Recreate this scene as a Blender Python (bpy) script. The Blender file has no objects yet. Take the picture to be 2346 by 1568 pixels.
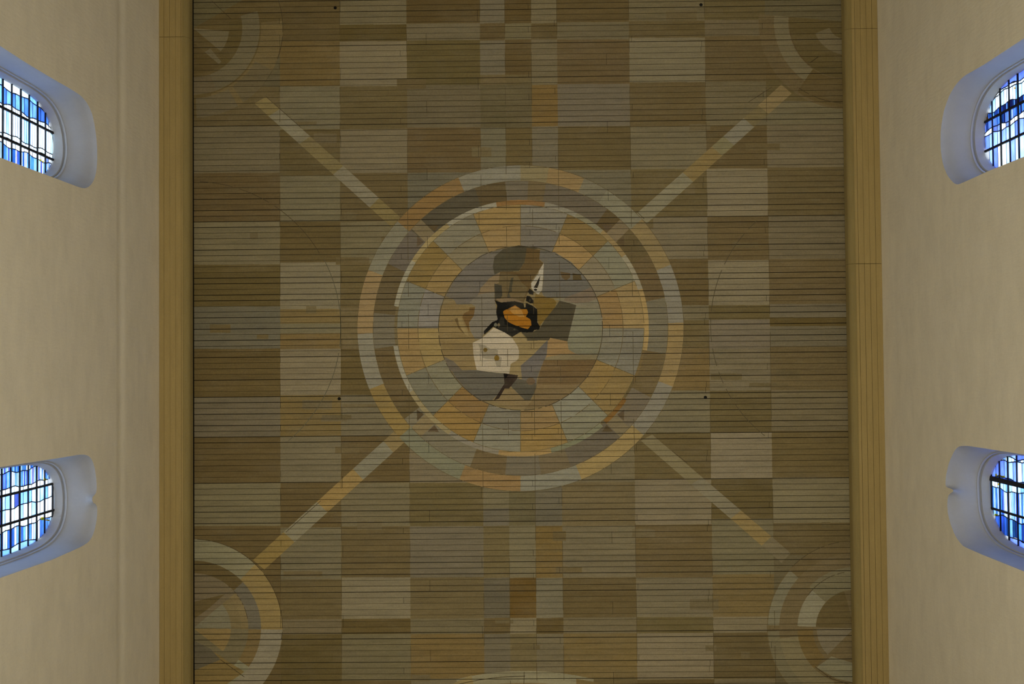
import bpy, math, random
import numpy as np
from mathutils import Matrix, Vector
from mathutils.geometry import tessellate_polygon

random.seed(7)
rng = np.random.RandomState(11)
C = bpy.context.scene.collection
S = bpy.context.scene

# ------------------------------------------------------------------ camera
FPX, CX, CY = 2400.0, 1173.0, 784.0            # focal length and centre for a 2346 x 1568 frame
ZX, ZY, SL = 1197.5, 843.0, 0.0089             # vanishing point of the verticals, tilt of the boards
n_ = Vector(((ZX - CX) / FPX, -(ZY - CY) / FPX, -1)).normalized()
x_ = Vector((1, SL, 0)); x_ = (x_ - n_ * x_.dot(n_)).normalized()
y_ = n_.cross(x_)
AX = np.array([x_[:], y_[:], n_[:]])           # rows: world axes seen from the camera
cam_d = bpy.data.cameras.new('camera'); cam = bpy.data.objects.new('camera', cam_d); C.objects.link(cam)
cam.matrix_world = Matrix([list(r) for r in AX]).to_4x4()
cam_d.sensor_fit = 'HORIZONTAL'; cam_d.sensor_width = 36.0
cam_d.lens = FPX / 2346.0 * 36.0
cam_d.clip_start = 0.05; cam_d.clip_end = 200
S.camera = cam

# ------------------------------------------------------------------ world, lamps, exposure
S.view_settings.view_transform = 'Standard'; S.view_settings.look = 'None'
S.view_settings.gamma = 1.0; S.view_settings.use_curve_mapping = False
S.view_settings.exposure = 0.0
W = bpy.data.worlds.new('sky'); S.world = W; W.use_nodes = True
bg = W.node_tree.nodes['Background']
bg.inputs['Color'].default_value = (0.80, 0.90, 1.0, 1); bg.inputs['Strength'].default_value = 4.8
LCOL = (1.0, 0.97, 0.90)
# floodlights on the nave walls, each aimed up at the wall across, and unseen point lamps added low in the nave as even fill
for lx, ly, w in ((-5.9, 3.4, 500), (5.9, 3.4, 500), (-5.9, -3.4, 240), (5.9, -3.4, 240)):
    ld = bpy.data.lights.new('wall_floodlight', 'SPOT'); ld.energy = w; ld.color = LCOL
    ld.spot_size = math.radians(172); ld.spot_blend = 1.0; ld.shadow_soft_size = 0.25
    lo = bpy.data.objects.new('wall_floodlight', ld); lo.location = (lx, ly, 8.8); C.objects.link(lo)
    tgt = Vector((-lx * 1.1, ly * .1, 15.5)); lo.rotation_euler = (tgt - lo.location).to_track_quat('-Z', 'Y').to_euler()
for lx in (-3.6, 3.6):
    for ly in (-3.0, -1.0, 1.0, 3.0):
        ld = bpy.data.lights.new('fill_lamp', 'POINT'); ld.energy = 165; ld.color = LCOL; ld.shadow_soft_size = 0.3
        lo = bpy.data.objects.new('fill_lamp', ld); lo.location = (lx, ly, 2.4); C.objects.link(lo)

# ------------------------------------------------------------------ helpers
H = 19.25                                       # ceiling boards above the camera
HS = 18.99                                      # soffit along the walls
FLOOR = -1.6
LY = 17.0                                       # half length of the nave that is built


def ray(px, py):
    d = np.stack([(np.asarray(px, float) - CX) / FPX, -(np.asarray(py, float) - CY) / FPX,
                  -np.ones(np.broadcast(px, py).shape)], -1)
    return d @ AX.T


def on_z(px, py, z):
    w = ray(px, py); return w[..., :2] * (z / w[..., 2:3])


def on_x(px, py, X):
    w = ray(px, py); return w[..., 1:] * (X / w[..., 0:1])


def px_of(P):
    c = np.asarray(P, float) @ AX
    return CX + FPX * c[..., 0] / -c[..., 2], CY - FPX * c[..., 1] / -c[..., 2]


def lin(c):
    c = np.asarray(c, float) / 255.0
    return np.where(c <= 0.04045, c / 12.92, ((c + 0.055) / 1.055) ** 2.4)


def empty(name, loc=(0, 0, 0), **kw):
    o = bpy.data.objects.new(name, None); o.location = loc; o.empty_display_size = 0.2; C.objects.link(o)
    for k, v in kw.items(): o[k] = v
    return o


def mesh_obj(name, verts, faces, mat, parent=None, cols=None, smooth=False, **kw):
    me = bpy.data.meshes.new(name)
    me.from_pydata([tuple(v) for v in verts], [], [tuple(f) for f in faces])
    if cols is not None:
        a = me.color_attributes.new('paint', 'FLOAT_COLOR', 'CORNER')
        buf = np.ones((len(me.loops), 4), np.float32)
        i = 0
        for f, c in zip(faces, cols):
            buf[i:i + len(f), :3] = c; i += len(f)
        a.data.foreach_set('color', buf.ravel())
    me.materials.append(mat)
    if smooth: me.polygons.foreach_set('use_smooth', [True] * len(me.polygons))
    me.update()
    o = bpy.data.objects.new(name, me); C.objects.link(o)
    if parent: o.parent = parent
    for k, v in kw.items(): o[k] = v
    return o


class MB:
    def __init__(s): s.v, s.f, s.c = [], [], []
    def add(s, vs, fs, col=None):
        b = len(s.v); s.v += [tuple(v) for v in vs]
        for f in fs:
            s.f.append(tuple(b + i for i in f)); s.c.append(col)
    def prism(s, quad_a, quad_b, col=None):      # two matching outlines joined by sides
        n = len(quad_a)
        fs = [tuple(range(n))[::-1], tuple(range(n, 2 * n))] + [(i, (i + 1) % n, n + (i + 1) % n, n + i) for i in range(n)]
        s.add(list(quad_a) + list(quad_b), fs, col)
    def box(s, a, b, col=None):
        (x0, y0, z0), (x1, y1, z1) = a, b
        s.prism([(x0, y0, z0), (x1, y0, z0), (x1, y1, z0), (x0, y1, z0)],
                [(x0, y0, z1), (x1, y0, z1), (x1, y1, z1), (x0, y1, z1)], col)
    def build(s, name, mat, parent=None, **kw):
        return mesh_obj(name, s.v, s.f, mat, parent, s.c if any(c is not None for c in s.c) else None, **kw)


# ------------------------------------------------------------------ materials
def new_mat(name):
    m = bpy.data.materials.new(name); m.use_nodes = True
    nt = m.node_tree; b = nt.nodes['Principled BSDF']
    return m, nt, b


def mapped(nt, scale, src='Object'):
    t = nt.nodes.new('ShaderNodeNewGeometry')
    mp = nt.nodes.new('ShaderNodeMapping'); mp.inputs['Scale'].default_value = scale
    nt.links.new(t.outputs['Position'], mp.inputs['Vector'])
    return mp.outputs['Vector']


def noise(nt, vec, scale, detail=3, rough=0.55):
    n = nt.nodes.new('ShaderNodeTexNoise'); n.inputs['Scale'].default_value = scale
    n.inputs['Detail'].default_value = detail; n.inputs['Roughness'].default_value = rough
    nt.links.new(vec, n.inputs['Vector']); return n.outputs['Fac']


def rng_map(nt, val, a0, a1, b0, b1):
    r = nt.nodes.new('ShaderNodeMapRange')
    for k, v in zip(('From Min', 'From Max', 'To Min', 'To Max'), (a0, a1, b0, b1)): r.inputs[k].default_value = v
    nt.links.new(val, r.inputs['Value']); return r.outputs['Result']


def mul(nt, a, b):
    m = nt.nodes.new('ShaderNodeMath'); m.operation = 'MULTIPLY'
    for s, v in zip(m.inputs, (a, b)):
        if hasattr(v, 'links') or hasattr(v, 'is_linked'): nt.links.new(v, s)
        else: s.default_value = v
    return m.outputs[0]


def mixc(nt, fac, a, b, blend='MIX'):
    m = nt.nodes.new('ShaderNodeMix'); m.data_type = 'RGBA'; m.blend_type = blend
    for idx, v in ((0, fac), (6, a), (7, b)):
        if hasattr(v, 'is_linked'): nt.links.new(v, m.inputs[idx])
        else: m.inputs[idx].default_value = v if not isinstance(v, tuple) or len(v) == 4 else (*v, 1)
    return m.outputs[2]


def scale_col(nt, col, val):
    m = nt.nodes.new('ShaderNodeVectorMath'); m.operation = 'SCALE'
    nt.links.new(col, m.inputs[0]); nt.links.new(val, m.inputs['Scale']); return m.outputs[0]


def board_paint():
    m, nt, b = new_mat('painted_boards')
    at = nt.nodes.new('ShaderNodeAttribute'); at.attribute_name = 'paint'
    oi = nt.nodes.new('ShaderNodeObjectInfo')
    col = at.outputs['Color']
    # old distemper: stains that drift between grey and brown, streaked along the boards
    st = noise(nt, mapped(nt, (0.9, 1.6, 1)), 1.1, 5, 0.62)
    col = mixc(nt, rng_map(nt, st, 0.50, 0.76, 0, 0.30), col, tuple(lin((98, 86, 62)) * KC))
    st2 = noise(nt, mapped(nt, (1.1, 2.4, 1)), 1.7, 5, 0.65)
    col = mixc(nt, rng_map(nt, st2, 0.54, 0.78, 0, 0.28), col, tuple(lin((78, 72, 50)) * KC))
    v = mul(nt, rng_map(nt, noise(nt, mapped(nt, (1.0, 9.0, 1)), 1.3, 4, 0.6), 0.25, 0.75, 0.86, 1.14),
            rng_map(nt, noise(nt, mapped(nt, (3.0, 30.0, 1)), 2.0, 3, 0.7), 0.25, 0.75, 0.90, 1.10))
    v = mul(nt, v, rng_map(nt, noise(nt, mapped(nt, (1, 1, 1)), 46, 2, 0.7), 0.2, 0.8, 0.84, 1.16))
    v = mul(nt, v, rng_map(nt, oi.outputs['Random'], 0, 1, 0.95, 1.05))
    col = scale_col(nt, col, v)
    nt.links.new(col, b.inputs['Base Color']); b.inputs['Roughness'].default_value = 0.85
    b.inputs['Specular IOR Level'].default_value = 0.15
    bp = nt.nodes.new('ShaderNodeBump'); bp.inputs['Strength'].default_value = 0.25; bp.inputs['Distance'].default_value = 0.004
    nt.links.new(noise(nt, mapped(nt, (1.2, 26, 1)), 3, 3, 0.6), bp.inputs['Height']); nt.links.new(bp.outputs[0], b.inputs['Normal'])
    return m


def flat_paint(name, col, rough=0.8, var=0.1, streak=(9.0, 1.0, 1.0), sc=1.5, bump=0.0):
    m, nt, b = new_mat(name)
    v = mul(nt, rng_map(nt, noise(nt, mapped(nt, streak), sc, 5, 0.6), 0.25, 0.75, 1 - var, 1 + var),
            rng_map(nt, noise(nt, mapped(nt, (1, 1, 1)), 34, 2, 0.7), 0.2, 0.8, 1 - var * .6, 1 + var * .6))
    rgb = nt.nodes.new('ShaderNodeRGB'); rgb.outputs[0].default_value = (*[float(c) for c in col], 1)
    nt.links.new(scale_col(nt, rgb.outputs[0], v), b.inputs['Base Color'])
    b.inputs['Roughness'].default_value = rough; b.inputs['Specular IOR Level'].default_value = 0.15
    if bump:
        bp = nt.nodes.new('ShaderNodeBump'); bp.inputs['Strength'].default_value = bump; bp.inputs['Distance'].default_value = 0.01
        nt.links.new(noise(nt, mapped(nt, (1, 3.2, 0.8)), 7, 4, 0.6), bp.inputs['Height']); nt.links.new(bp.outputs[0], b.inputs['Normal'])
    return m


def glass_mat():
    m, nt, b = new_mat('stained_glass')
    at = nt.nodes.new('ShaderNodeAttribute'); at.attribute_name = 'paint'
    v = rng_map(nt, noise(nt, mapped(nt, (2, 5, 9)), 1.2, 3, 0.5), 0.3, 0.7, 0.82, 1.12)
    col = scale_col(nt, at.outputs['Color'], v)
    tr = nt.nodes.new('ShaderNodeBsdfTranslucent'); nt.links.new(col, tr.inputs['Color'])
    gl = nt.nodes.new('ShaderNodeBsdfGlossy'); gl.inputs['Roughness'].default_value = 0.25
    mx = nt.nodes.new('ShaderNodeMixShader'); mx.inputs[0].default_value = 0.04
    nt.links.new(tr.outputs[0], mx.inputs[1]); nt.links.new(gl.outputs[0], mx.inputs[2])
    nt.links.new(mx.outputs[0], nt.nodes['Material Output'].inputs['Surface'])
    return m


KC = np.array((2.05, 2.2, 2.55))                                        # photographed tone -> paint colour under the nave lamps
KW = 1.55
M_board = board_paint()
M_dark = flat_paint('dark_void', (0.012, 0.011, 0.008), 0.95, 0.2)
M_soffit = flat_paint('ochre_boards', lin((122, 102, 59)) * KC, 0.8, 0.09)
M_riser = flat_paint('ochre_riser_shaded', lin((104, 88, 49)) * KC, 0.8, 0.09)  # soffit ochre darkened: the shade on the step is put into the colour
M_plaster = flat_paint('lime_plaster', (0.745, 0.675, 0.495), 0.9, 0.065, (1, 1.0, 2.6), 1.6, 0.6)
M_reveal = flat_paint('white_plaster', (0.42, 0.43, 0.44), 0.9, 0.04, (2, 2, 2), 2, 0.2)
M_iron = flat_paint('black_iron', (0.012, 0.012, 0.014), 0.6, 0.2)
M_lead = flat_paint('lead_came', (0.02, 0.02, 0.03), 0.6, 0.2)
M_floor = flat_paint('stone_floor', (0.30, 0.27, 0.22), 0.7, 0.15, (1, 1, 1), 1.0)
M_glass = glass_mat()

# ------------------------------------------------------------------ room shell
XL = float(on_z(364.5, 784, HS)[0]); XR = float(on_z(2023.5, 784, HS)[0])
CXL = float(on_z(446, 784, H)[0]); CXR = float(on_z(1942.5, 784, H)[0])
RXL = float(on_z(430, 784, HS)[0]); RXR = float(on_z(1952, 784, HS)[0])

WINS = [  # name, side, outline of the opening, on the wall face
    ('window_1', -1, [(0, 105), (60, 144), (120, 180), (160, 203), (185, 219), (200, 236), (212, 262), (219, 300), (222, 330), (223, 360),
                      (222, 385), (217, 410), (208, 425), (197, 432), (186, 431), (0, 361)]),
    ('window_2', -1, [(0, 1071), (90, 1057), (136, 1050), (184, 1042), (200, 1043), (209, 1050), (215, 1063), (220, 1090), (222, 1115), (221, 1133),
                      (212, 1136), (209, 1146), (214, 1154), (223, 1156), (223, 1185), (217, 1215), (211, 1232), (203, 1243), (185, 1254), (120, 1283), (60, 1304), (0, 1325)]),
    ('window_3', 1, [(2346, 88), (2253, 149), (2209, 174), (2191, 192), (2175, 218), (2162, 255), (2155, 298), (2155, 344), (2160, 376), (2170, 402),
                     (2185, 420), (2193, 424), (2221, 412), (2267, 391), (2346, 359)]),
    ('window_4', 1, [(2346, 1042), (2269, 1030), (2216, 1022), (2196, 1023), (2187, 1032), (2173, 1063), (2167, 1092), (2165, 1116), (2181, 1121), (2187, 1125), (2171, 1135),
                     (2170, 1171), (2177, 1200), (2190, 1232), (2206, 1252), (2249, 1271), (2346, 1310)]),
]
WBOT = 9.6
outl = {}
for nm, sd, pts in WINS:
    X = XL if sd < 0 else XR
    p = np.array(pts, float); yz = on_x(p[:, 0], p[:, 1], X)
    if yz[0, 0] > yz[-1, 0]: yz = yz[::-1]
    y0, y1 = yz[0, 0], yz[-1, 0]
    yz = np.vstack([[y0, WBOT], yz, [y1, WBOT]])
    L_ = np.concatenate([[0], np.cumsum(np.hypot(*np.diff(yz[1:-1], axis=0).T))]); t = np.linspace(0, L_[-1], 90)
    den = np.stack([np.interp(t, L_, yz[1:-1, i]) for i in (0, 1)], -1)
    den[1:-1] = (den[:-2] + 2 * den[1:-1] + den[2:]) / 4
    outl[nm] = np.vstack([yz[:1], den, yz[-1:]])


def wall(name, X, holes, zg, label):
    """plaster wall with window openings and a shallow trowelled hollow below the soffit"""
    top = zg[0]
    loops = [[Vector((-LY, FLOOR, 0)), Vector((LY, FLOOR, 0)), Vector((LY, top, 0)), Vector((-LY, top, 0))]]
    for h in holes: loops.append([Vector((a, b, 0)) for a, b in h])
    tris = tessellate_polygon(loops)
    vs = [(X, v.x, v.y) for l in loops for v in l]
    mb = MB(); s = 1 if X < 0 else -1
    mb.add(vs, [t for t in tris])
    prof = [(0, top)] + [(-zg[2] * math.sin(math.pi * t / 8) ** 2, top + (zg[1] - top) * t / 8) for t in range(1, 9)] + [(0, HS + 0.02)]
    for (d0, z0), (d1, z1) in zip(prof, prof[1:]):
        mb.add([(X + s * d0, -LY, z0), (X + s * d0, LY, z0), (X + s * d1, LY, z1), (X + s * d1, -LY, z1)], [(0, 1, 2, 3)])
    return mesh_obj(name, mb.v, mb.f, M_plaster, None, kind='structure', category='wall', label=label)


wall('wall_left', XL, [outl['window_1'], outl['window_2']], (16.95, 17.4, 0.02), 'beige plaster nave wall with two deep windows, left of the painted ceiling')
wall('wall_right', XR, [outl['window_3'], outl['window_4']], (18.15, 18.5, 0.004), 'beige plaster nave wall with two deep windows, right of the painted ceiling')
for nm, yy, lb in (('wall_front', -LY, 'plain plaster end wall beyond the top of the ceiling'), ('wall_back', LY, 'plain plaster end wall beyond the bottom of the ceiling')):
    mb = MB(); t = 0.3 if yy > 0 else -0.3
    mb.box((XL - .5, min(yy, yy + t), FLOOR), (XR + .5, max(yy, yy + t), H + .6)); mb.build(nm, M_plaster, kind='structure', category='wall', label=lb)
mb = MB(); mb.box((XL - .5, -LY - .3, FLOOR - .3), (XR + .5, LY + .3, FLOOR)); mb.build('floor', M_floor, kind='structure', category='floor', label='stone church floor far below the painted ceiling')

# ------------------------------------------------------------------ windows
DI, DG = 0.42, 0.54                            # depth of the inner moulding and of the glass behind the wall face


def inset(yz, a, b):
    """the outline moved in by a on the sides and down by b at the top"""
    q = yz.copy(); y0, y1 = yz[0, 0], yz[-1, 0]; yc, hw = (y0 + y1) / 2, abs(y1 - y0) / 2
    q[:, 0] = yc + (q[:, 0] - yc) * (1 - a / hw)
    q[1:-1, 1] -= b
    return q


def smooth_outline(yz, n=3):
    q = yz.copy()
    for _ in range(n): q[2:-2] = (q[1:-3] + 2 * q[2:-2] + q[3:-1]) / 4
    return q


def span(ol, z):
    """y range of an outline at height z"""
    ys = []
    for (a, za), (b, zb) in zip(ol, ol[1:]):
        if (za - z) * (zb - z) <= 0 and za != zb: ys.append(a + (b - a) * (z - za) / (zb - za))
    return (min(ys), max(ys)) if len(ys) > 1 else None


BLUE = [(104, 140, 205), (130, 168, 225), (96, 134, 195), (152, 186, 235), (118, 152, 212)]
DEEP = [(74, 100, 155), (88, 116, 180), (66, 108, 150), (108, 134, 205), (122, 168, 214), (80, 90, 150)]
PALE = [(200, 226, 255), (180, 210, 255), (225, 240, 255), (165, 200, 250), (236, 244, 255)]
WHITE = [(250, 252, 255), (240, 246, 255), (228, 240, 255)]
LAV = [(152, 172, 240), (170, 188, 245), (184, 204, 250), (146, 164, 230), (198, 214, 252)]
STRIP = [(130, 178, 240), (215, 235, 255), (104, 150, 215), (180, 215, 255), (155, 194, 248), (235, 240, 255), (138, 150, 225), (200, 226, 255)]
STRIPD = [(58, 82, 130), (84, 118, 180), (108, 152, 212), (66, 76, 126), (134, 172, 228), (72, 108, 150)]
GOLD = [(255, 232, 90), (252, 205, 60)]
# zones from the window edge that lies higher in the photograph to the one that lies lower: (start, end, strips per half bar, colours)
ZONES = {
    'window_1': [(0, .09, 1, PALE), (.09, .27, 2, BLUE), (.27, .335, 4, WHITE), (.335, .60, 4, STRIP[1:2] + PALE + WHITE), (.60, .655, 3, WHITE), (.655, .73, 2, WHITE), (.73, 1, 6, STRIP)],
    'window_2': [(0, .09, 6, STRIP), (.09, .27, 7, STRIP), (.27, .335, 2, WHITE), (.335, .50, 2, PALE), (.50, .665, 2, WHITE + PALE), (.665, .745, 2, WHITE), (.745, .945, 4, BLUE + STRIP), (.945, 1, 1, PALE)],
    'window_3': [(0, .07, 1, LAV), (.07, .10, 4, WHITE), (.10, .25, 3, PALE), (.25, .335, 7, STRIPD), (.335, .44, 7, STRIPD + LAV), (.44, .50, 2, WHITE), (.50, .665, 2, LAV), (.665, 1, 2, LAV + PALE)],
    'window_4': [(0, .06, 1, LAV), (.06, .10, 3, PALE), (.10, .30, 2, LAV), (.30, .345, 3, GOLD + DEEP), (.345, .43, 3, WHITE + PALE), (.43, .73, 8, STRIP), (.73, .93, 3, BLUE + DEEP), (.93, 1, 1, LAV)],
}
WLAB = {
    'window_1': 'leaded window in splayed white niche, upper one of the left wall',
    'window_2': 'leaded window with pale upright glass strips, lower one of the left wall',
    'window_3': 'leaded window with dark blue strip band, upper one of the right wall',
    'window_4': 'leaded window with small yellow panes, lower one of the right wall',
}
for nm, sd, pts in WINS:
    X = XL if sd < 0 else XR
    o_raw = outl[nm]; o_s = smooth_outline(o_raw, 40)
    yc = (o_raw[0, 0] + o_raw[-1, 0]) / 2
    ztop = o_raw[:, 1].max()
    root = empty(nm, (X, yc, WBOT), kind='structure', category='window', label=WLAB[nm])
    inv = Matrix.Translation((-X, -yc, -WBOT))
    loc = lambda P: [(p[0] - X, p[1] - yc, p[2] - WBOT) for p in P]
    # plaster niche: rings from the wall face back to the glass
    o_2 = smooth_outline(o_raw, 60); o_1 = smooth_outline(o_raw, 8)
    rings = [(0.0, o_raw), (0.012, inset(o_raw, .004, .004)), (0.07, inset(o_1, .010, .026)), (0.14, inset(o_s, .018, .055)), (0.28, inset(o_s, .032, .10)), (DI - .06, inset(o_2, .042, .135))]
    ring_in = [(DI - .06, rings[-1][1]), (DI - .06, inset(o_2, .056, .152)), (DI - .035, inset(o_2, .060, .160)), (DI - .033, inset(o_2, .050, .142)), (DI - .010, inset(o_2, .052, .146)), (DI - .008, inset(o_2, .074, .185)),
               (DG - .03, inset(o_2, .098, .228)), (DG + .12, inset(o_2, .103, .236))]
    for pn, rr, m in (('niche', rings, M_reveal), ('moulding', ring_in, M_reveal)):
        vs, fs = [], []; n = len(o_raw)
        for d, q in rr: vs += [(sd * d, a - yc, b - WBOT) for a, b in q]
        for r in range(len(rr) - 1):
            for i in range(n - 1): fs.append((r * n + i, r * n + i + 1, (r + 1) * n + i + 1, (r + 1) * n + i))
        ob = mesh_obj(pn, vs, fs, m, root, smooth=(pn == 'niche'))
    # sill closing the bottom of the niche
    q = ring_in[-1][1]
    sm = MB(); sm.add([(0, o_raw[0, 0] - yc, 0), (0, o_raw[-1, 0] - yc, 0), (sd * (DG + .12), q[-1, 0] - yc, .0), (sd * (DG + .12), q[0, 0] - yc, .0)], [(0, 1, 2, 3)])
    sm.build('sill', M_reveal, root)
    gl = inset(o_2, .094, .222); gy0, gy1 = gl[0, 0], gl[-1, 0]; gw = gy1 - gy0; XG = X + sd * DG
    gtop = gl[:, 1].max()
    # saddle bars: heights read on the glass plane
    if sd < 0: zb = [float(on_x(x, 300, XG)[1]) for x in (4, 44, 84)]
    else: zb = [float(on_x(x, 300, XG)[1]) for x in (2336, 2295)]
    step = (zb[-1] - zb[0]) / (len(zb) - 1)
    zbars = []; z = zb[0]
    while z > WBOT + .3: z -= step
    while z < gtop: zbars.append(z); z += step
    for i, z in enumerate(zbars):
        for zz, t in ((z, .013), (z + step / 2, .006)):
            s2 = span(gl, zz)
            if not s2 or zz > gtop - .04: continue
            b = MB(); b.box((sd * (DG - .022) if sd > 0 else -(DG - .005), s2[0] - yc - .01, zz - t - WBOT), (sd * (DG - .005) if sd > 0 else -(DG - .022), s2[1] - yc + .01, zz + t - WBOT))
            b.build('saddle_bar', M_iron, root)
    for kf in (1, 2):
        yb = gy0 + gw * kf / 3; w = .036 if (nm == 'window_4' and kf == 1) else .0165
        zt = min(b for a, b in gl[1:-1] if abs(a - yb) < .3) if False else gtop
        # top of the upright where the arch cuts it
        for zz in np.arange(gtop, WBOT, -.02):
            s2 = span(gl, zz)
            if s2 and s2[0] < yb - w and s2[1] > yb + w: zt = zz; break
        b = MB(); xs = sorted((sd * (DG - .03), sd * (DG - .006)))
        b.box((xs[0], yb - w - yc, 0.0), (xs[1], yb + w - yc, zt - WBOT + .02)); b.build('upright_bar', M_iron, root)
    # panes
    zones = ZONES[nm]; ph = rng.rand(20) * 6.28
    def bound(j, z, zones=zones, gy0=gy0, gw=gw, ph=ph):
        if j == 0: return gy0 - .2
        if j == len(zones): return gy0 + gw + .2
        v = zones[j][0]
        onbar = abs(v - 1 / 3) < .008 or abs(v - 2 / 3) < .008
        a = 0 if onbar else .013
        return gy0 + gw * (v + a * math.sin(z * 7.0 + ph[j]) + a * .6 * math.sin(z * 17 + ph[j + 5]))
    fine = MB(); lead = MB()
    x0g, x1g = sorted((sd * DG, sd * (DG + .008)))
    xl0, xl1 = sorted((sd * (DG - .002), sd * (DG + .009)))
    def zlead(ya, za, yb2, zb2, w, horizontal):
        if horizontal: qa = [(xl0, ya - yc, za - w - WBOT), (xl0, yb2 - yc, zb2 - w - WBOT), (xl0, yb2 - yc, zb2 + w - WBOT), (xl0, ya - yc, za + w - WBOT)]
        else: qa = [(xl0, ya - w - yc, za - WBOT), (xl0, ya + w - yc, za - WBOT), (xl0, yb2 + w - yc, zb2 - WBOT), (xl0, yb2 - w - yc, zb2 - WBOT)]
        lead.prism(qa, [(xl1, b, c) for a, b, c in qa])
    zlo = zbars[0] - step
    for j, (v0, v1, n, pal) in enumerate(zones):
        pitch = step / 2 / n; z = zlo; runz = 0; ci = 0
        while z < gtop:
            zn = z + pitch
            za, ze = max(z, WBOT), min(zn, gtop - .004)
            if ze - za > .01:
                sa, sb = span(gl, za + 1e-4), span(gl, ze - 1e-4)
                if sa and sb:
                    A0, A1 = max(bound(j, za), sa[0]), min(bound(j + 1, za), sa[1])
                    B0, B1 = max(bound(j, ze), sb[0]), min(bound(j + 1, ze), sb[1])
                    if max(A1 - A0, B1 - B0) > .01 and A1 > A0 and B1 > B0:
                        c = np.array(pal[rng.randint(len(pal))], float) * (0.94 + .1 * rng.rand())
                        if n <= 2 and rng.rand() < .06: c = np.array(LAV[rng.randint(5)], float) * .8
                        c = np.clip(lin(np.minimum(c, 255)), 0, .98)
                        qa = [(x0g, A0 - yc, za - WBOT), (x0g, A1 - yc, za - WBOT), (x0g, B1 - yc, ze - WBOT), (x0g, B0 - yc, ze - WBOT)]
                        qb = [(x1g, b, cc) for a, b, cc in qa]
                        big = n <= 2 and za > 12.9 and (A1 - A0) > .05
                        if big:
                            p = MB(); p.prism(qa, qb, tuple(c)); p.build('pane', M_glass, root)
                        else: fine.prism(qa, qb, tuple(c))
                        zlead(B0, ze, B1, ze, .003 if n > 2 else .005, True)
                        if j > 0 and A0 > sa[0] + .005: zlead(A0, za, B0, ze, .007 if n < 6 else .006, False)
            z = zn
    # small accents of yellow glass near the arch
    if nm in ('window_2', 'window_4', 'window_3', 'window_1'):
        spots = {'window_2': [(120, 1096, 7, 4), (103, 1099, 5, 5), (97, 1189, 6, 7), (107, 1192, 4, 3), (111, 1193, 4, 3)],
                 'window_4': [(2289.5, 1091, 5, 5), (2298, 1093, 8, 5), (2289, 1110, 5, 5), (2282, 1089, 3, 6), (2282, 1180, 7, 4)],
                 'window_3': [(2287, 210, 0, 0), (2325, 202, 4, 3), (2262, 271, 3, 5)], 'window_1': [(93, 367, 4, 3), (99, 370, 3, 3)]}[nm]
        for (a, b, w, h) in spots:
            if w == 0: continue
            q = np.array([(a - w / 2, b - h / 2), (a + w / 2, b - h / 2), (a + w / 2, b + h / 2), (a - w / 2, b + h / 2)])
            yz = on_x(q[:, 0], q[:, 1], X + sd * (DG - .006))
            xs = sorted((sd * (DG - .009), sd * (DG - .001)))
            qa = [(xs[0], y - yc, zz - WBOT) for y, zz in yz]
            p = MB(); p.prism(qa, [(xs[1], y, zz) for _, y, zz in qa], tuple(lin(GOLD[rng.randint(2)])))
            p.build('yellow_pane', M_glass, root, label='small yellow pane')
    fine.build('glass_strip', M_glass, root, kind='stuff')
    lead.build('lead_came', M_lead, root, kind='stuff')

# ------------------------------------------------------------------ the painting on the ceiling, as areas of colour
MX, MY = 1192.5, 752.5
OPS = []                                        # (ymin, ymax, function(x, y) -> mask, colour)


def op(ymin, ymax, fn, col): OPS.append((ymin, ymax, fn, np.array(col, float)))


def jit(col, a=5):
    return np.array(col, float) + rng.uniform(-a, a) * .8 + rng.uniform(-.9, .9, 3)


def poly(pts, col, ox=0., oy=0., s=1., jt=2):
    P = np.array(pts, float) / s + (ox, oy)
    x0, y0 = P[:, 0], P[:, 1]; x1, y1 = np.roll(x0, -1), np.roll(y0, -1)
    def fn(x, y):
        ins = np.zeros(x.shape, bool)
        for a, b, c, d in zip(x0, y0, x1, y1):
            if b == d: continue
            t = (y - b) / (d - b); hit = ((b > y) != (d > y)) & (x < a + t * (c - a)); ins ^= hit
        return ins
    op(y0.min(), y0.max(), fn, jit(col, jt))


def sector(cx, cy, r0, r1, a0, a1, col, jt=3):
    """ring sector, angles clockwise from the top of the picture"""
    def fn(x, y):
        dx, dy = x - cx, y - cy; r = np.hypot(dx, dy); a = np.degrees(np.arctan2(dx, -dy))
        return (r >= r0) & (r < r1) & (((a - a0) % 360) < (a1 - a0))
    op(cy - r1, cy + r1, fn, jit(col, jt) * (.96 if cx == MX else 1))


STROKES = []


def arc_line(cx, cy, r, a0, a1, w=1.3, col=(58, 48, 27)):
    n = max(6, int((a1 - a0) / 2.5)); t = np.radians(np.linspace(a0, a1, n + 1))
    STROKES.append((np.stack([cx + r * np.sin(t), cy - r * np.cos(t)], -1), w, col))


def seg_line(a, b, w=1.3, col=(58, 48, 27)): STROKES.append((np.array([a, b], float), w, col))


def blob(cx, cy, rx, ry, col):
    op(cy - ry, cy + ry, lambda x, y: ((x - cx) / rx) ** 2 + ((y - cy) / ry) ** 2 < 1, jit(col, 1))


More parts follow.
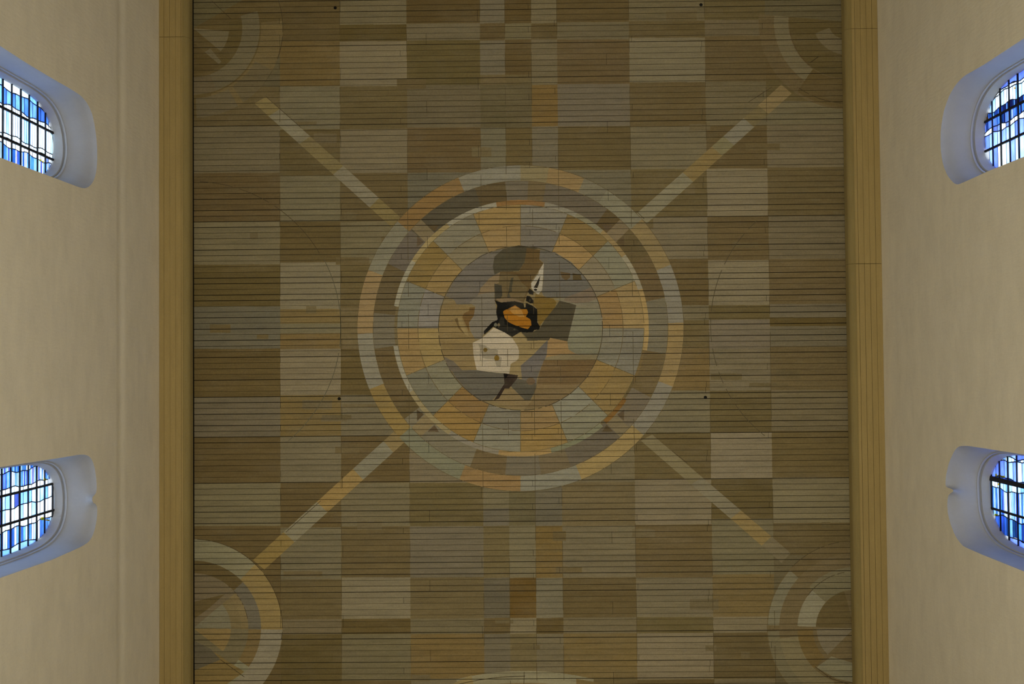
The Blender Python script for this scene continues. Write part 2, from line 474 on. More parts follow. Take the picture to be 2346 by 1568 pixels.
BR, GR, LI, DG_, OC, TA = (85, 71, 41), (95, 84, 57), (104, 92, 65), (84, 74, 48), (96, 79, 44), (91, 77, 47)
BD, GB, GD = (80, 66, 35), (93, 83, 60), (84, 76, 55)
XCOL = [(440, 440), (641, 643), (778, 783), (931, 941), (1099, 1109.5), (1156, 1169), (1216, 1229.5), (1275, 1291.5), (1440, 1459.5), (1613.5, 1635), (1752, 1776), (1936, 1960)]
CELLS = {  # column: (top, bottom, colour)
    0: [(-200, 80, DG_), (80, 200, DG_), (200, 290, BR), (290, 397, GR), (397, 509, BR), (509, 607, GR), (607, 703, BD), (703, 800, GD), (800, 910, BD), (910, 1002, GB), (1002, 1107, BD), (1107, 1206, GR), (1206, 1800, BR)],
    1: [(-200, 95, BR), (95, 198, OC), (198, 297, GR), (297, 403, BR), (403, 508, GR), (508, 602, BD), (602, 709, LI), (709, 742, OC), (742, 765, GR), (765, 800, OC), (800, 906, LI), (906, 1000, OC), (1000, 1107, GR), (1107, 1210, BR), (1210, 1329, GR), (1329, 1420, BR), (1420, 1455, GR), (1455, 1600, BD), (1600, 1800, GR)],
    2: [(-200, 57, GR), (57, 95, BD), (95, 198, LI), (198, 297, BR), (297, 397, GR), (397, 508, BR), (508, 605, GR), (605, 705, BR), (705, 800, TA), (800, 906, BD), (906, 1000, GR), (1000, 1107, BD), (1107, 1207, GR), (1207, 1324, BR), (1324, 1419, LI), (1419, 1454, BD), (1454, 1561, GR), (1561, 1800, BR)],
    3: [(-200, 54, BD), (54, 93, GR), (93, 195, BR), (195, 293, DG_), (293, 396, BR), (396, 505, GD), (505, 1000, BR), (1000, 1107, GR), (1107, 1207, BR), (1207, 1324, GB), (1324, 1418, TA), (1418, 1453, GR), (1453, 1556, OC), (1556, 1800, GR)],
    4: [(-200, 54, GB), (54, 93, BR), (93, 172, GB), (172, 195, TA), (195, 293, DG_), (293, 420, GB), (420, 1100, BR), (1100, 1166, GR), (1166, 1206, GD), (1206, 1325, TA), (1325, 1417, GD), (1417, 1453, BD), (1453, 1556, GB), (1556, 1800, BR)],
    5: [(-200, 54, BD), (54, 91, GR), (91, 172, BD), (172, 195, TA), (195, 293, DG_), (293, 420, BR), (420, 1100, BR), (1100, 1206, DG_), (1206, 1325, GR), (1325, 1417, (80, 60, 24)), (1417, 1453, LI), (1453, 1556, TA), (1556, 1800, BR)],
    6: [(-200, 54, GR), (54, 91, BR), (91, 195, GR), (195, 290, (96, 76, 38)), (290, 420, GB), (420, 1100, BR), (1100, 1206, GD), (1206, 1325, (98, 78, 42)), (1325, 1417, GB), (1417, 1453, BD), (1453, 1556, GR), (1556, 1800, BR)],
    7: [(-200, 51, BR), (51, 91, GR), (91, 193, BR), (193, 290, GB), (290, 390, BR), (390, 500, GB), (500, 1000, BR), (1000, 1106, GR), (1106, 1206, TA), (1206, 1324, GR), (1324, 1416, BR), (1416, 1452, GR), (1452, 1556, OC), (1556, 1800, BR)],
    8: [(-200, 49, GR), (49, 87, BR), (87, 189, LI), (189, 290, BR), (290, 388, GR), (388, 497, BR), (497, 594, GR), (594, 700, BR), (700, 735, GR), (735, 800, BR), (800, 896, OC), (896, 992, GR), (992, 1100, BR), (1100, 1203, LI), (1203, 1324, BR), (1324, 1415, GR), (1415, 1452, BR), (1452, 1558, LI), (1558, 1800, BR)],
    9: [(-200, 46, BR), (46, 83, GR), (83, 187, BR), (187, 288, GR), (288, 387, BR), (387, 497, LI), (497, 597, BR), (597, 700, LI), (700, 733, BR), (733, 800, GB), (800, 896, GR), (896, 991, BR), (991, 1097, LI), (1097, 1190, BR), (1190, 1317, GR), (1317, 1414, OC), (1414, 1451, LI), (1451, 1556, BR), (1556, 1800, GR)],
    10: [(-200, 78, DG_), (78, 182, BR), (182, 232, BR), (232, 285, GR), (285, 384, GR), (384, 494, BR), (494, 594, GR), (594, 697, BR), (697, 728, GB), (728, 748, BD), (748, 795, GB), (795, 894, TA), (894, 988, GR), (988, 1095, BR), (1095, 1199, LI), (1199, 1272, BR), (1272, 1800, DG_)],
}
for ci, cells in CELLS.items():
    (xa, xb), (xc, xd) = XCOL[ci], XCOL[ci + 1]
    for t, b, col in cells:
        poly([(xa + (xb - xa) * t / 1500, t), (xc + (xd - xc) * t / 1500, t - 1.0), (xc + (xd - xc) * b / 1500, b - 1.0), (xa + (xb - xa) * b / 1500, b)], col, jt=4)
# worn corners and repainted scraps inside the squares
for _ in range(60):
    cxp, cyp = rng.uniform(445, 1940), rng.uniform(0, 1568); w, h = rng.uniform(18, 90), rng.uniform(6, 26)
    col = [BR, GR, DG_, TA, GB][rng.randint(5)]
    def fn(x, y, cxp=cxp, cyp=cyp, w=w, h=h): return (abs(x - cxp) < w / 2) & (abs(y - cyp) < h / 2)
    if rng.rand() < .9: op(cyp - h, cyp + h, fn, np.array(col, float) * .4 + np.array(BR, float) * .6 + 1)
for ci, (a, b) in enumerate(XCOL[1:-1]):        # thin seams between the squares
    for y0 in range(-40, 1600, 40):
        if rng.rand() < .45: seg_line((a + (b - a) * y0 / 1500, y0), (a + (b - a) * (y0 + 40) / 1500, y0 + 40), 1.0, (66, 55, 31))
# large faint circles beside the medallion
arc_line(443, 752, 336, 0, 62, 1.3); arc_line(443, 752, 338, 62, 140, 1.5, (74, 68, 48)); arc_line(1950, 745, 322, 218, 318, 1.4, (66, 57, 36))
# diagonal bands
LGR, OCB = (111, 102, 75), (108, 91, 50)
def band(edge_u, edge_l, cuts, cols):
    U0, U1, L0, L1 = [np.array(p, float) for p in (*edge_u, *edge_l)]
    for (t0, t1), col in zip(zip(cuts, cuts[1:]), cols):
        poly([U0 + (U1 - U0) * t0, U0 + (U1 - U0) * t1, L0 + (L1 - L0) * t1, L0 + (L1 - L0) * t0], col)
band(((610, 222), (925, 505)), ((583, 237), (905, 528)), (0, .1, .32, .56, .82, 1), ((112, 96, 56), LGR, (104, 90, 54), (110, 101, 74), (102, 88, 50)))
band(((904, 988), (586, 1278)), ((926, 1014), (612, 1300)), (0, .08, .30, .56, .80, 1.02), ((110, 92, 54), (106, 97, 72), (122, 99, 54), LGR, (112, 93, 50)))
band(((1458, 490), (1790, 194)), ((1482, 512), (1814, 214)), (0, .32, .52, .60, .74, .84, 1.), (LGR, OCB, (108, 97, 64), (110, 101, 78), (98, 84, 52), (116, 98, 60)))
band(((1494, 996), (1812, 1268)), ((1468, 1010), (1790, 1290)), (0, .36, .64, .86, 1.0), ((104, 93, 62), (106, 97, 70), (116, 97, 56), (98, 88, 60)))
for a, b in (((610, 222), (690, 293)), ((1461, 487), (1476, 502)), ((735, 1148), (655, 1220)), ((1715, 234), (1768, 200)), ((1540, 1034), (1575, 1062))): seg_line(a, b, 1.2)
# corner medallions
GRR, OCR, OR_ = (112, 104, 76), (118, 99, 58), (98, 79, 46)
def corner(cx, cy, rings, lines=()):
    for r0, r1, a0, a1, col in rings: sector(cx, cy, r0, r1, a0, a1, col)
    for a, b in lines: seg_line(a, b, 1.4)
corner(443, 1440, [(0, 204, 0, 180, BR), (155, 204, -10, 44, GRR), (155, 204, 44, 91, OCR), (155, 204, 91, 190, (116, 107, 82)),
                   (126, 155, 0, 47, BD), (126, 155, 47, 91, (92, 84, 64)), (126, 155, 91, 125, OR_), (126, 155, 125, 180, GRR),
                   (0, 126, 0, 50, (98, 86, 60)), (86, 126, 50, 91, (106, 91, 58)), (110, 126, 50, 91, (112, 95, 60)), (0, 86, 50, 91, (108, 100, 74)), (0, 126, 91, 180, GR), (0, 86, 91, 128, (116, 96, 56))])
poly([(443, 1470), (500, 1500), (517, 1513), (560, 1540), (520, 1568), (443, 1600)], (108, 89, 50)); poly([(443, 1468), (482, 1487), (505, 1512), (443, 1538)], GD)
poly([(443, 1380), (515, 1362), (478, 1395), (443, 1420)], BR)
for a, b in (((443, 1418), (505, 1368)), ((505, 1512), (560, 1552)), ((445, 1536), (505, 1510)), ((443, 1440), (560, 1440))): seg_line(a, b, 1.3)
arc_line(443, 1440, 204, 0, 100, 1.3); arc_line(443, 1440, 126, 40, 80, 1.2)
corner(443, 65, [(0, 205, 60, 180, BR), (155, 205, 85, 165, (94, 79, 47)), (160, 205, 118, 146, (92, 80, 53)), (160, 205, 150, 178, (90, 79, 53)), (112, 152, 75, 160, (94, 83, 57)), (112, 152, 160, 200, (92, 81, 55)), (0, 82, 95, 130, GR), (82, 112, 80, 150, BD), (60, 100, 140, 175, GR)])
poly([(444, 98), (505, 150), (480, 165), (444, 170)], BD); seg_line((485, 2), (530, 44), 1.2); arc_line(443, 65, 205, 55, 110, 1.3); arc_line(443, 65, 205, 118, 128, 1.3, (70, 62, 38))
corner(1938, 50, [(0, 200, 180, 275, TA), (132, 195, 178, 215, BR), (132, 165, 215, 275, (100, 88, 60)), (0, 130, 180, 275, BR), (40, 75, 180, 250, GR)])
arc_line(1938, 50, 186, 178, 215, 1.5); arc_line(1938, 50, 130, 220, 260, 1.3, (74, 58, 34)); seg_line((1856, 144), (1876, 129), 2)
corner(1957, 1440, [(0, 200, 180, 365, TA), (172, 198, 272, 312, (106, 99, 74)), (172, 198, 200, 268, (100, 90, 62)), (0, 172, 180, 365, (96, 82, 52)), (88, 130, 272, 312, (118, 111, 84)), (88, 140, 312, 360, (102, 93, 66)), (0, 88, 272, 345, BR), (0, 86, 225, 269, (106, 96, 72)), (95, 130, 225, 269, OC), (130, 172, 200, 262, (106, 94, 64))])
poly([(1870, 1530), (1905, 1505), (1955, 1520), (1962, 1566), (1915, 1555)], (112, 104, 76)); seg_line((1867, 1528), (1905, 1556), 1.4); seg_line((1905, 1556), (1950, 1570), 1.4); arc_line(1957, 1440, 130, 305, 350, 1.3)
arc_line(1957, 1440, 200, 315, 350, 1.2)
sector(1203, 2190, 610, 652, -14, 14, (114, 106, 76)); sector(1203, 2190, 0, 625, -20, 20, (100, 85, 52)); arc_line(1203, 2190, 640, -14, 0, 1.5); seg_line((1201, 1540), (1200, 1568), 1.3)
poly([(1035, 1568), (1080, 1548), (1085, 1568)], (116, 100, 60)); poly([(1320, 1556), (1375, 1566), (1320, 1575)], OC)
# centre medallion
sector(MX, MY, 290, 340, 0, 360, BR)
for a0, a1, col in ((-48, -18, (72, 63, 45)), (-18, -6, (80, 65, 38)), (-6, 3, (94, 83, 62)), (3, 10, (96, 80, 50)), (10, 36, (90, 80, 58)), (36, 44, (84, 68, 40)), (60, 78, (88, 72, 42)), (78, 100, (98, 88, 64)), (100, 118, (94, 79, 48)),
                    (118, 133, (98, 86, 62)), (137, 160, (88, 78, 58)), (160, 172, (96, 82, 54)), (172, 186, (94, 84, 62)), (186, 200, (92, 76, 46)), (200, 232, (100, 91, 66)), (238, 262, (86, 70, 40)), (262, 276, (98, 88, 64)), (276, 296, (84, 70, 42)), (296, 312, (88, 79, 60))):
    sector(MX, MY, 289, 340, a0, a1, col)
for a in (45, 135, 225, 315):                   # the bands cross the open ring
    t = math.radians(a); d = np.array([math.sin(t), -math.cos(t)]); n = np.array([-d[1], d[0]]); c = np.array([MX, MY])
    poly([c + d * 292 - n * 15, c + d * 342 - n * 15, c + d * 342 + n * 15, c + d * 292 + n * 15], (102, 88, 60) if a != 225 else (108, 92, 58))
    poly([c + d * 296 + n * 17, c + d * 318 + n * 17, c + d * 300 + n * 36], (74, 60, 36)); poly([c + d * 296 - n * 17, c + d * 318 - n * 17, c + d * 300 - n * 36], (76, 62, 40))
G1, O1, O2 = (116, 106, 82), (126, 103, 61), (113, 87, 46)
for a0, a1, col in ((0, 10, (112, 98, 64)), (10, 23, (122, 100, 60)), (23, 32, (106, 97, 72)), (32, 48, (114, 105, 78)), (48, 67, (118, 99, 62)), (67, 88, (112, 104, 82)), (88, 111, O1), (111, 131, (112, 104, 80)), (131, 158, (128, 106, 62)), (158, 180, (110, 103, 80)),
                    (180, 202, (122, 97, 56)), (202, 228, (106, 100, 74)), (228, 248, (118, 97, 52)), (248, 268, (114, 105, 80)), (268, 291, (124, 102, 64)), (291, 311, (106, 99, 74)), (311, 337.6, O2), (337.6, 360, (110, 102, 80))):
    sector(MX, MY, 338, 373.5, a0, a1, col)
for a0, a1, col in ((-11, 11, (118, 86, 44)), (11, 26, (122, 113, 88)), (26, 40, (116, 107, 78)), (40, 55, (126, 104, 64)), (55, 72, (124, 113, 84)), (72, 100, (138, 113, 66)), (124, 138, (108, 78, 34)), (140, 150, (114, 108, 78)), (150, 166, (106, 104, 74)),
                    (166, 190, (132, 106, 60)), (190, 214, (116, 106, 82)), (214, 240, (128, 112, 74)), (240, 262, (126, 116, 90)), (280, 302, (130, 121, 93)), (302, 325, (128, 108, 66)), (325, 349, (130, 120, 94))):
    sector(MX, MY, 281, 294, a0, a1, col)
WEDGE = [((112, 104, 82), (98, 89, 70)), ((108, 88, 48), (128, 102, 58)), ((108, 101, 74), (110, 98, 70)), ((124, 102, 60), (118, 92, 52)), ((104, 97, 76), (106, 98, 76)), ((112, 91, 50), (122, 99, 54)),
         ((114, 106, 80), (114, 107, 82)), ((120, 96, 50), (122, 98, 58)), ((112, 104, 80), (104, 97, 74)), ((122, 96, 50), (112, 86, 46)), ((102, 95, 72), (108, 100, 74)), ((122, 99, 56), (126, 104, 60)),
         ((104, 98, 76), (110, 102, 84)), ((108, 86, 44), (124, 101, 58)), ((108, 100, 74), (108, 96, 66)), ((126, 103, 58), (128, 103, 60))]
for i, (o_, in_) in enumerate(WEDGE):
    sector(MX, MY, 235, 283, i * 22.5, i * 22.5 + 22.5, o_); sector(MX, MY, 187, 235, i * 22.5, i * 22.5 + 22.5, in_)
for i in range(16):
    t = math.radians(i * 22.5); d = np.array([math.sin(t), -math.cos(t)])
    seg_line((MX + d[0] * 188, MY + d[1] * 188), (MX + d[0] * 283, MY + d[1] * 283), 1.2, (84, 70, 40))
arc_line(MX, MY, 235, 0, 360, 1.3, (84, 69, 40)); arc_line(MX, MY, 283, 0, 360, 1.1, (88, 76, 46)); arc_line(MX, MY, 374, 0, 360, 1.0, (80, 67, 40)); arc_line(MX, MY, 338, 0, 360, 1.0, (82, 69, 42))
# the picture inside the medallion
sector(MX, MY, 0, 188, 0, 360, (110, 93, 58))
D = lambda pts, col: poly(pts, col, 990, 550, 3.92, 1)
D([(75, 590), (200, 540), (215, 575), (340, 590), (330, 690), (330, 760), (380, 890), (365, 930), (370, 1040), (400, 1170), (330, 1185), (240, 1172), (150, 1100), (100, 1040), (66, 900), (60, 720)], (108, 90, 52))
D([(640, 80), (560, 150), (545, 240), (560, 310), (610, 290), (520, 340), (430, 440), (400, 560), (330, 580), (220, 580), (200, 540), (122, 505), (200, 360), (300, 240), (450, 130)], (88, 80, 64))
D([(335, 560), (430, 480), (560, 470), (560, 530), (580, 660), (600, 720), (540, 740), (470, 830), (440, 890), (385, 890), (345, 820), (330, 740), (375, 640), (390, 600)], (100, 91, 72))
D([(510, 350), (610, 290), (595, 390), (560, 400), (560, 470), (430, 485), (410, 500), (440, 430)], (108, 91, 60))
D([(560, 150), (640, 80), (780, 48), (960, 75), (880, 90), (830, 200), (780, 280), (610, 290), (560, 310), (545, 240)], (63, 56, 38))
D([(850, 70), (970, 90), (965, 180), (1000, 210), (950, 290), (890, 370), (890, 420), (860, 470), (820, 565), (700, 555), (560, 545), (560, 400), (600, 390), (610, 285), (780, 285), (830, 200)], (78, 61, 32))
D([(600, 390), (615, 300), (760, 310), (800, 380), (860, 430), (820, 540), (560, 540), (560, 420)], (88, 74, 45))
D([(558, 392), (625, 408), (630, 500), (610, 530), (566, 540)], (56, 50, 36)); D([(708, 340), (732, 338), (715, 430), (718, 470), (690, 475), (705, 520), (672, 530), (690, 440)], (60, 54, 38))
D([(565, 528), (720, 522), (830, 560), (700, 566), (610, 556)], (104, 86, 58))
D([(970, 88), (1100, 110), (1250, 200), (1370, 330), (1432, 420), (1330, 470), (1200, 515), (1010, 515), (985, 470), (1000, 350), (1003, 210), (963, 170)], (87, 80, 65))
D([(1150, 285), (1240, 300), (1240, 345), (1200, 365), (1165, 340)], (80, 64, 38)); D([(1262, 300), (1335, 312), (1345, 360), (1265, 365)], (72, 58, 34))
D([(1432, 420), (1490, 560), (1530, 700), (1525, 880), (1490, 1020), (1480, 1075), (1000, 1075), (1030, 1030), (1220, 980), (1215, 912), (1295, 585), (1145, 545), (1090, 530), (1200, 515), (1330, 470)], (104, 95, 70))
D([(1432, 420), (1480, 530), (1400, 560), (1290, 570), (1180, 545), (1200, 515), (1330, 470)], (98, 84, 62)); D([(1215, 912), (1300, 600), (1500, 640), (1525, 880), (1490, 1020), (1240, 1020), (1220, 970)], (100, 94, 70))
D([(930, 488), (980, 500), (1090, 530), (1115, 560), (1100, 620), (1010, 720), (960, 775), (945, 700), (945, 620), (900, 575), (915, 540)], (92, 72, 28))
D([(720, 870), (800, 830), (850, 905), (1040, 900), (900, 1050), (800, 1130), (805, 1250), (770, 1250), (690, 1200), (705, 1110), (770, 1080), (780, 1000)], (118, 99, 62))
D([(1055, 878), (1215, 912), (1225, 985), (1300, 1030), (1480, 1075), (1000, 1075), (1030, 1030), (1030, 900)], (122, 98, 58)); D([(1145, 1032), (1490, 1030), (1480, 1078), (1005, 1078), (1030, 1050)], (106, 93, 62))
D([(1145, 545), (1295, 585), (1215, 912), (1060, 880), (1050, 900), (855, 907), (850, 880), (800, 830), (900, 830), (970, 790), (1010, 720), (1100, 610)], (62, 54, 36))
D([(1030, 905), (1040, 900), (1028, 1040), (980, 1140), (940, 1250), (930, 1350), (880, 1442), (835, 1442), (700, 1310), (770, 1240), (808, 1262), (795, 1130), (900, 1040)], (85, 78, 64))
D([(770, 1245), (940, 1290), (925, 1355), (880, 1442), (835, 1442), (705, 1312)], (70, 64, 48)); blob(990 + 885 / 3.92, 550 + 1270 / 3.92, 10, 8.5, (86, 68, 44))
D([(1005, 1078), (1480, 1075), (1400, 1230), (1250, 1380), (1100, 1470), (950, 1510), (830, 1522), (900, 1430), (940, 1300), (965, 1190)], (88, 69, 38)); D([(945, 1300), (1330, 1300), (1250, 1380), (1100, 1470), (950, 1510), (830, 1522), (900, 1430)], (100, 82, 50))
D([(110, 1050), (180, 1110), (250, 1170), (400, 1168), (640, 1196), (650, 1290), (590, 1390), (540, 1440), (420, 1440), (300, 1340), (200, 1220)], (80, 73, 57)); D([(108, 1050), (190, 1090), (270, 1170), (380, 1172), (160, 1180)], (84, 74, 56))
D([(650, 1335), (700, 1318), (832, 1442), (900, 1442), (830, 1520), (700, 1510), (550, 1450)], (106, 88, 55))
D([(1003, 205), (995, 350), (988, 450), (955, 490), (918, 470), (892, 430), (888, 390), (955, 300), (958, 280)], (146, 135, 108)); D([(972, 320), (958, 400), (945, 432), (912, 430), (945, 370)], (16, 13, 9))
blob(990 + 928 / 3.92, 550 + 448 / 3.92, 4.2, 2.4, (16, 13, 9)); D([(878, 436), (912, 465), (908, 494), (875, 488), (860, 465)], (22, 20, 13)); D([(850, 500), (880, 505), (910, 545), (908, 572), (880, 568), (842, 548)], (18, 15, 10)); blob(990 + 880 / 3.92, 550 + 543 / 3.92, 2.2, 3.2, (48, 44, 28))
D([(560, 540), (620, 562), (740, 550), (820, 570), (828, 606), (838, 606), (842, 565), (900, 590), (945, 625), (945, 740), (970, 780), (960, 806), (920, 808), (905, 828), (850, 832), (790, 828), (720, 872), (650, 832), (570, 792), (550, 780), (468, 852), (464, 820), (540, 738), (590, 720), (575, 650), (584, 590)], (15, 12, 8))
D([(620, 690), (645, 700), (650, 760), (760, 800), (790, 828), (720, 872), (650, 832), (585, 790), (600, 730)], (34, 31, 22))
D([(635, 640), (690, 615), (745, 588), (800, 622), (850, 622), (862, 650), (842, 690), (885, 715), (892, 765), (860, 802), (820, 792), (740, 765), (680, 735), (652, 700)], (124, 78, 18)); D([(690, 622), (745, 595), (800, 628), (830, 690), (780, 690), (720, 660)], (136, 98, 42))
blob(990 + 570 / 3.92, 550 + 765 / 3.92, 3.7, 5, (88, 82, 60)); blob(990 + 598 / 3.92, 550 + 765 / 3.92, 3.0, 4.6, (92, 80, 54)); blob(990 + 740 / 3.92, 550 + 805 / 3.92, 2.6, 2, (58, 52, 36))
D([(565, 793), (650, 830), (720, 880), (770, 960), (780, 1000), (778, 1062), (760, 1085), (705, 1112), (692, 1202), (540, 1190), (400, 1170), (375, 1060), (363, 925), (440, 888), (500, 835), (552, 790)], (145, 130, 101))
D([(415, 935), (470, 945), (530, 985), (590, 985), (590, 1030), (625, 1060), (615, 1142), (580, 1140), (560, 1075), (455, 1065), (450, 1040)], (122, 110, 84)); blob(990 + 478 / 3.92, 550 + 988 / 3.92, 4.8, 5, (92, 72, 28)); blob(990 + 580 / 3.92, 550 + 1062 / 3.92, 6, 6.4, (98, 74, 24))
D([(640, 1198), (772, 1215), (762, 1250), (690, 1335), (652, 1335), (600, 1425), (555, 1442), (600, 1370), (650, 1290)], (40, 31, 20)); D([(640, 1200), (690, 1205), (655, 1250)], (15, 11, 7))
D([(290, 655), (330, 640), (335, 605), (385, 605), (375, 680), (330, 745), (333, 830), (270, 690)], (90, 68, 34)); D([(203, 712), (228, 700), (240, 770), (295, 850), (240, 800)], (84, 66, 36)); D([(228, 700), (262, 700), (320, 830), (330, 868), (295, 850), (250, 770)], (118, 99, 60))
arc_line(MX, MY, 188, 0, 360, 1.5, (58, 50, 32))

BASE = np.array(BR, float)
OP_COL = [BASE] + [np.clip(o[3], 4, 250) for o in OPS]
OP_LIN = [lin(c) * KC for c in OP_COL]


def paint_line(xs, ys):
    idx = np.zeros(xs.shape, np.int32); lo, hi = ys.min(), ys.max()
    for i, (a, b, fn, c) in enumerate(OPS):
        if a > hi or b < lo: continue
        m = fn(xs, ys); idx[m] = i + 1
    return idx


# ------------------------------------------------------------------ ceiling boards
ROWT = {0: (18.6, -1.4), 14: (199.8, 180.6), 26: (354.3, 337.2), 38: (508.9, 493.3), 53: (702.9, 688), 62: (820, 806.3), 71: (936.9, 924.1), 81: (1068.3, 1054.7), 90: (1187.5, 1176),
        94: (1240.5, 1228.4), 102: (1346.9, 1335.3), 109: (1440.4, 1429.9), 112: (1480.7, 1470.4), 119: (1574.5, 1564.7)}
ks = sorted(ROWT); yl = [float(on_z(455, ROWT[k][0], H)[1]) for k in ks]; yr = [float(on_z(1925, ROWT[k][1], H)[1]) for k in ks]
XA, XB = float(on_z(455, 784, H)[0]), float(on_z(1925, 784, H)[0])
PITCH = (yl[-1] - yl[0]) / 119.0


def joint_y(k):                                 # world y of the joint above row k at XA and XB
    r = []
    for t in (yl, yr):
        if k <= ks[0]: r.append(t[0] + (k - ks[0]) * PITCH)
        elif k >= ks[-1]: r.append(t[-1] + (k - ks[-1]) * PITCH)
        else: r.append(float(np.interp(k, ks, t)))
    return np.array(r)


ceil = empty('ceiling', (0, 0, H), kind='structure', category='ceiling', label='flat ceiling of painted boards with round central medallion and chequered fields')
X0, X1 = CXL - .01, CXR + .005
BT = 0.024
NS = 3
gap_rng = np.random.RandomState(5)
gaps = {k: (0.0118 if gap_rng.rand() < .28 else gap_rng.uniform(.0045, .0082)) for k in range(-200, 330)}
JX = [[783, 1217], [981], [642, 1397], [1277], [921, 1615], [1100], [981, 1455], [783], [1217, 1757], [1397], [642, 1100], [1617]]
XS = np.arange(-400, 2760, 0.5)


def board_geo(mb, k, xa, xb):
    """one board of row k between world xa and xb: painted face, edges and back"""
    j0, j1 = joint_y(k), joint_y(k + 1); g0, g1 = gaps[k] / 2, gaps[k + 1] / 2
    wob = 0.0
    rows = []
    for j in range(NS + 1):
        t = j / NS; yy = j0 * (1 - t) + j1 * t
        yy = yy + (g0 if j == 0 else 0) - (g1 if j == NS else 0)
        f = lambda X, yy=yy: yy[0] + (yy[1] - yy[0]) * (X - XA) / (XB - XA)
        rows.append(f)
    def runs(f, n=None):
        pa = px_of((xa, f(xa), H)); pb = px_of((xb, f(xb), H))
        n = max(8, int(abs(pb[0] - pa[0]) * 2)); X = np.linspace(xa, xb, n + 1)
        P = np.stack([X, f(X), np.full_like(X, H)], -1); px, py = px_of(P)
        Xm = (X[1:] + X[:-1]) / 2
        idx = paint_line((px[1:] + px[:-1]) / 2, (py[1:] + py[:-1]) / 2)
        cut = np.nonzero(np.diff(idx))[0] + 1
        bx = np.concatenate([[xa], X[cut], [xb]]); return [int(i) for i in idx[np.concatenate([[0], cut])]], bx
    def row(t):
        yy = j0 * (1 - t) + j1 * t + g0 * (1 - t) - g1 * t
        return lambda X, yy=yy: yy[0] + (yy[1] - yy[0]) * (X - XA) / (XB - XA)
    cache = {}
    def R(t):
        if t not in cache: f = row(t); cache[t] = (f, *runs(f))
        return cache[t]
    def emit(t0, t1, depth):
        (fa, ca, ba), (fb, cb, bb) = R(t0), R(t1)
        if ca == cb and np.abs(ba - bb).max() < .15: seq, A, B = ca, ba, bb
        elif depth < 4:
            emit(t0, (t0 + t1) / 2, depth + 1); emit((t0 + t1) / 2, t1, depth + 1); return
        else: _, seq, A = R((t0 + t1) / 2); B = A
        for i, c in enumerate(seq):
            mb.add([(A[i], fa(A[i]), 0), (A[i + 1], fa(A[i + 1]), 0), (B[i + 1], fb(B[i + 1]), 0), (B[i], fb(B[i]), 0)], [(0, 3, 2, 1)], OP_LIN[c])
    emit(0.0, 0.5, 1); emit(0.5, 1.0, 1)
    rows = [row(0.0)] + [None] * (NS - 1) + [row(1.0)]
    fa, fb = rows[0], rows[NS]; ec = OP_LIN[0] * .5
    q = [(xa, fa(xa), 0), (xb, fa(xb), 0), (xb, fb(xb), 0), (xa, fb(xa), 0)]; u = [(a, b, BT) for a, b, c in q]
    mb.add(q + u, [(0, 1, 5, 4), (1, 2, 6, 5), (2, 3, 7, 6), (3, 0, 4, 7), (4, 5, 6, 7)], ec)


count = 0
rest = MB()
for k in range(-1, 120):
    js = JX[(k * 5) % len(JX)]
    cuts = [X0] + [float(on_z(x, 784, H)[0]) for x in js] + [X1]
    for a, b in zip(cuts, cuts[1:]):
        a2, b2 = a + (.0025 if a != X0 else 0), b - (.0025 if b != X1 else 0)
        if count < 300:
            mb = MB(); board_geo(mb, k, a2, b2); mb.build('board', M_board, ceil); count += 1
        else: board_geo(rest, k, a2, b2)
for k in list(range(-14, -1)) + list(range(120, 130)): board_geo(rest, k, X0, X1)
k = -14
for k0, k1 in ((-104, -14), (130, 220)):        # the ceiling goes on, unseen from here
    for k in range(k0, k1):
        j0, j1 = joint_y(k), joint_y(k + 1)
        if j0.min() < -LY or j1.max() > LY: continue
        xs = np.linspace(X0, X1, 12)
        for i in range(11):
            c = OP_LIN[1 + (i * 7 + (k // 8) * 5 + 3) % 60]
            rest.box((xs[i], j0[0] + .003, 0), (xs[i + 1], j1[0] - .003, BT), c)
rest.build('board', M_board, ceil, kind='stuff')
st = MB()                                       # drawn outlines, brushed over boards and joints
for P, w, col in STROKES:
    W_ = on_z(P[:, 0], P[:, 1], H); d = np.gradient(W_, axis=0); d /= np.linalg.norm(d, axis=1)[:, None]; nn = np.stack([-d[:, 1], d[:, 0]], -1) * (w / FPX * H / 2)
    for i in range(len(W_) - 1):
        if rng.rand() < .12 and len(W_) > 2: continue
        q = [W_[i] + nn[i], W_[i + 1] + nn[i + 1], W_[i + 1] - nn[i + 1], W_[i] - nn[i]]
        if min(p[0] for p in q) < X0 or max(p[0] for p in q) > X1: continue
        st.add([(p[0], p[1], -.0008) for p in q], [(0, 1, 2, 3)], lin(col) * KC)
st.build('painted_outline', M_board, ceil, kind='stuff')
dk = MB(); dk.box((CXL - .4, -LY, .034), (CXR + .4, LY, .3)); dk.build('deck', M_dark, ceil)
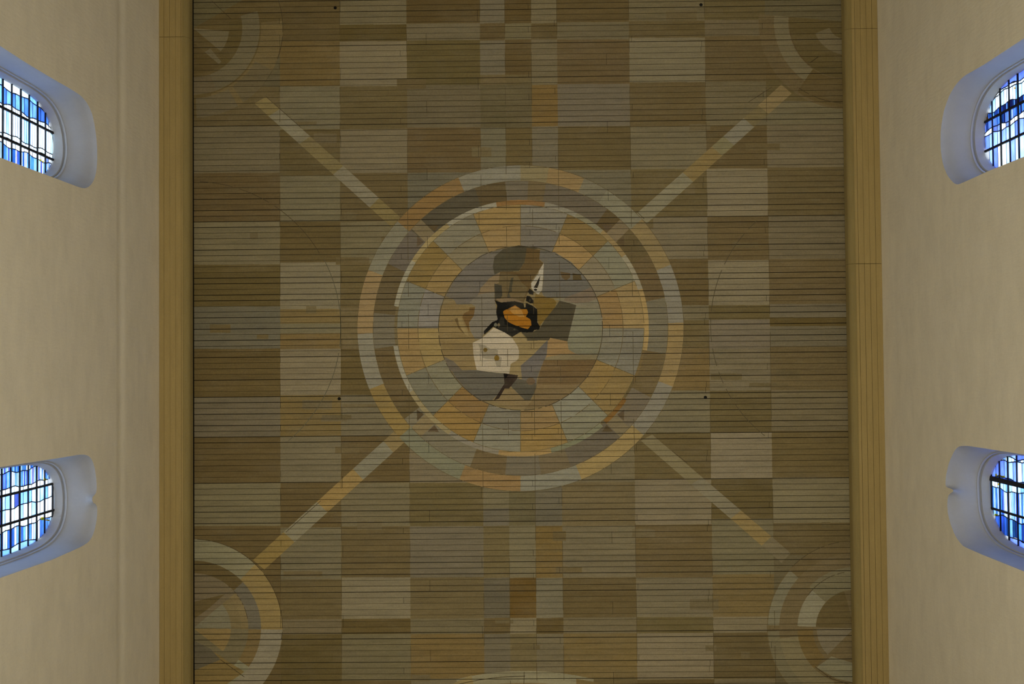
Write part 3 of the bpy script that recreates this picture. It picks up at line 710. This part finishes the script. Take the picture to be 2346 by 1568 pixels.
for (a, b) in ((768, 18), (1606, 11), (777, 914), (1616, 911)):   # small dark cable holes with a plug
    p = on_z(a, b, H); m = MB(); n = 12; r0 = .024
    A = [(p[0] + r0 * math.cos(i * 2 * math.pi / n), p[1] + r0 * math.sin(i * 2 * math.pi / n), -.012) for i in range(n)]
    B = [(p[0] + r0 * 1.25 * math.cos(i * 2 * math.pi / n), p[1] + r0 * 1.25 * math.sin(i * 2 * math.pi / n), -.0005) for i in range(n)]
    m.prism(A, B); m.build('cable_plug', M_dark, ceil, label='small dark round cable hole')

# ------------------------------------------------------------------ ochre soffits along the walls
def soffit(name, xw, xr, edges_px, joints_px, label):
    t = empty(name, (0, 0, HS), kind='structure', category='trim', label=label)
    ex = [float(on_z(e, 784, HS)[0]) for e in edges_px]; s = 1 if xw < 0 else -1
    ys = [-LY] + [float(on_z(edges_px[0], y, HS)[1]) for y in joints_px] + [LY]
    for a, b in zip(ex, ex[1:]):
        for ya, yb in zip(ys, ys[1:]):
            m = MB(); x0, x1 = sorted((a, b)); g = random.uniform(.0014, .0036); dz = random.uniform(0, .002)
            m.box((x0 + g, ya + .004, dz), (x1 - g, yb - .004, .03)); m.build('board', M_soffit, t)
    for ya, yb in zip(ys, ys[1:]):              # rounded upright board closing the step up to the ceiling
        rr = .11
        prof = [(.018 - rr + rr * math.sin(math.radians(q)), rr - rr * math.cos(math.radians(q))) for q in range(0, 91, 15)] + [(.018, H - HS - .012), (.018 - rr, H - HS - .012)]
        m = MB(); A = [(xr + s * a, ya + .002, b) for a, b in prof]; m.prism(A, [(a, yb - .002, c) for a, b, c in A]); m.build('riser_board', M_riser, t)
    m = MB(); x0, x1 = sorted((xw - s * .3, xr - s * .03)); m.box((x0, -LY, .034), (x1, LY, H - HS + .03)); m.build('backing', M_dark, t)


soffit('trim_1', XL, RXL, (364.5, 375.8, 389.2, 402.4, 415.3, 419.5), (85,), 'ochre boarded strip between left wall and painted ceiling')
soffit('trim_2', XR, RXR, (2023.5, 2010, 1996.8, 1983.5, 1970.5, 1963.5), (65, 604), 'ochre boarded strip between right wall and painted ceiling')
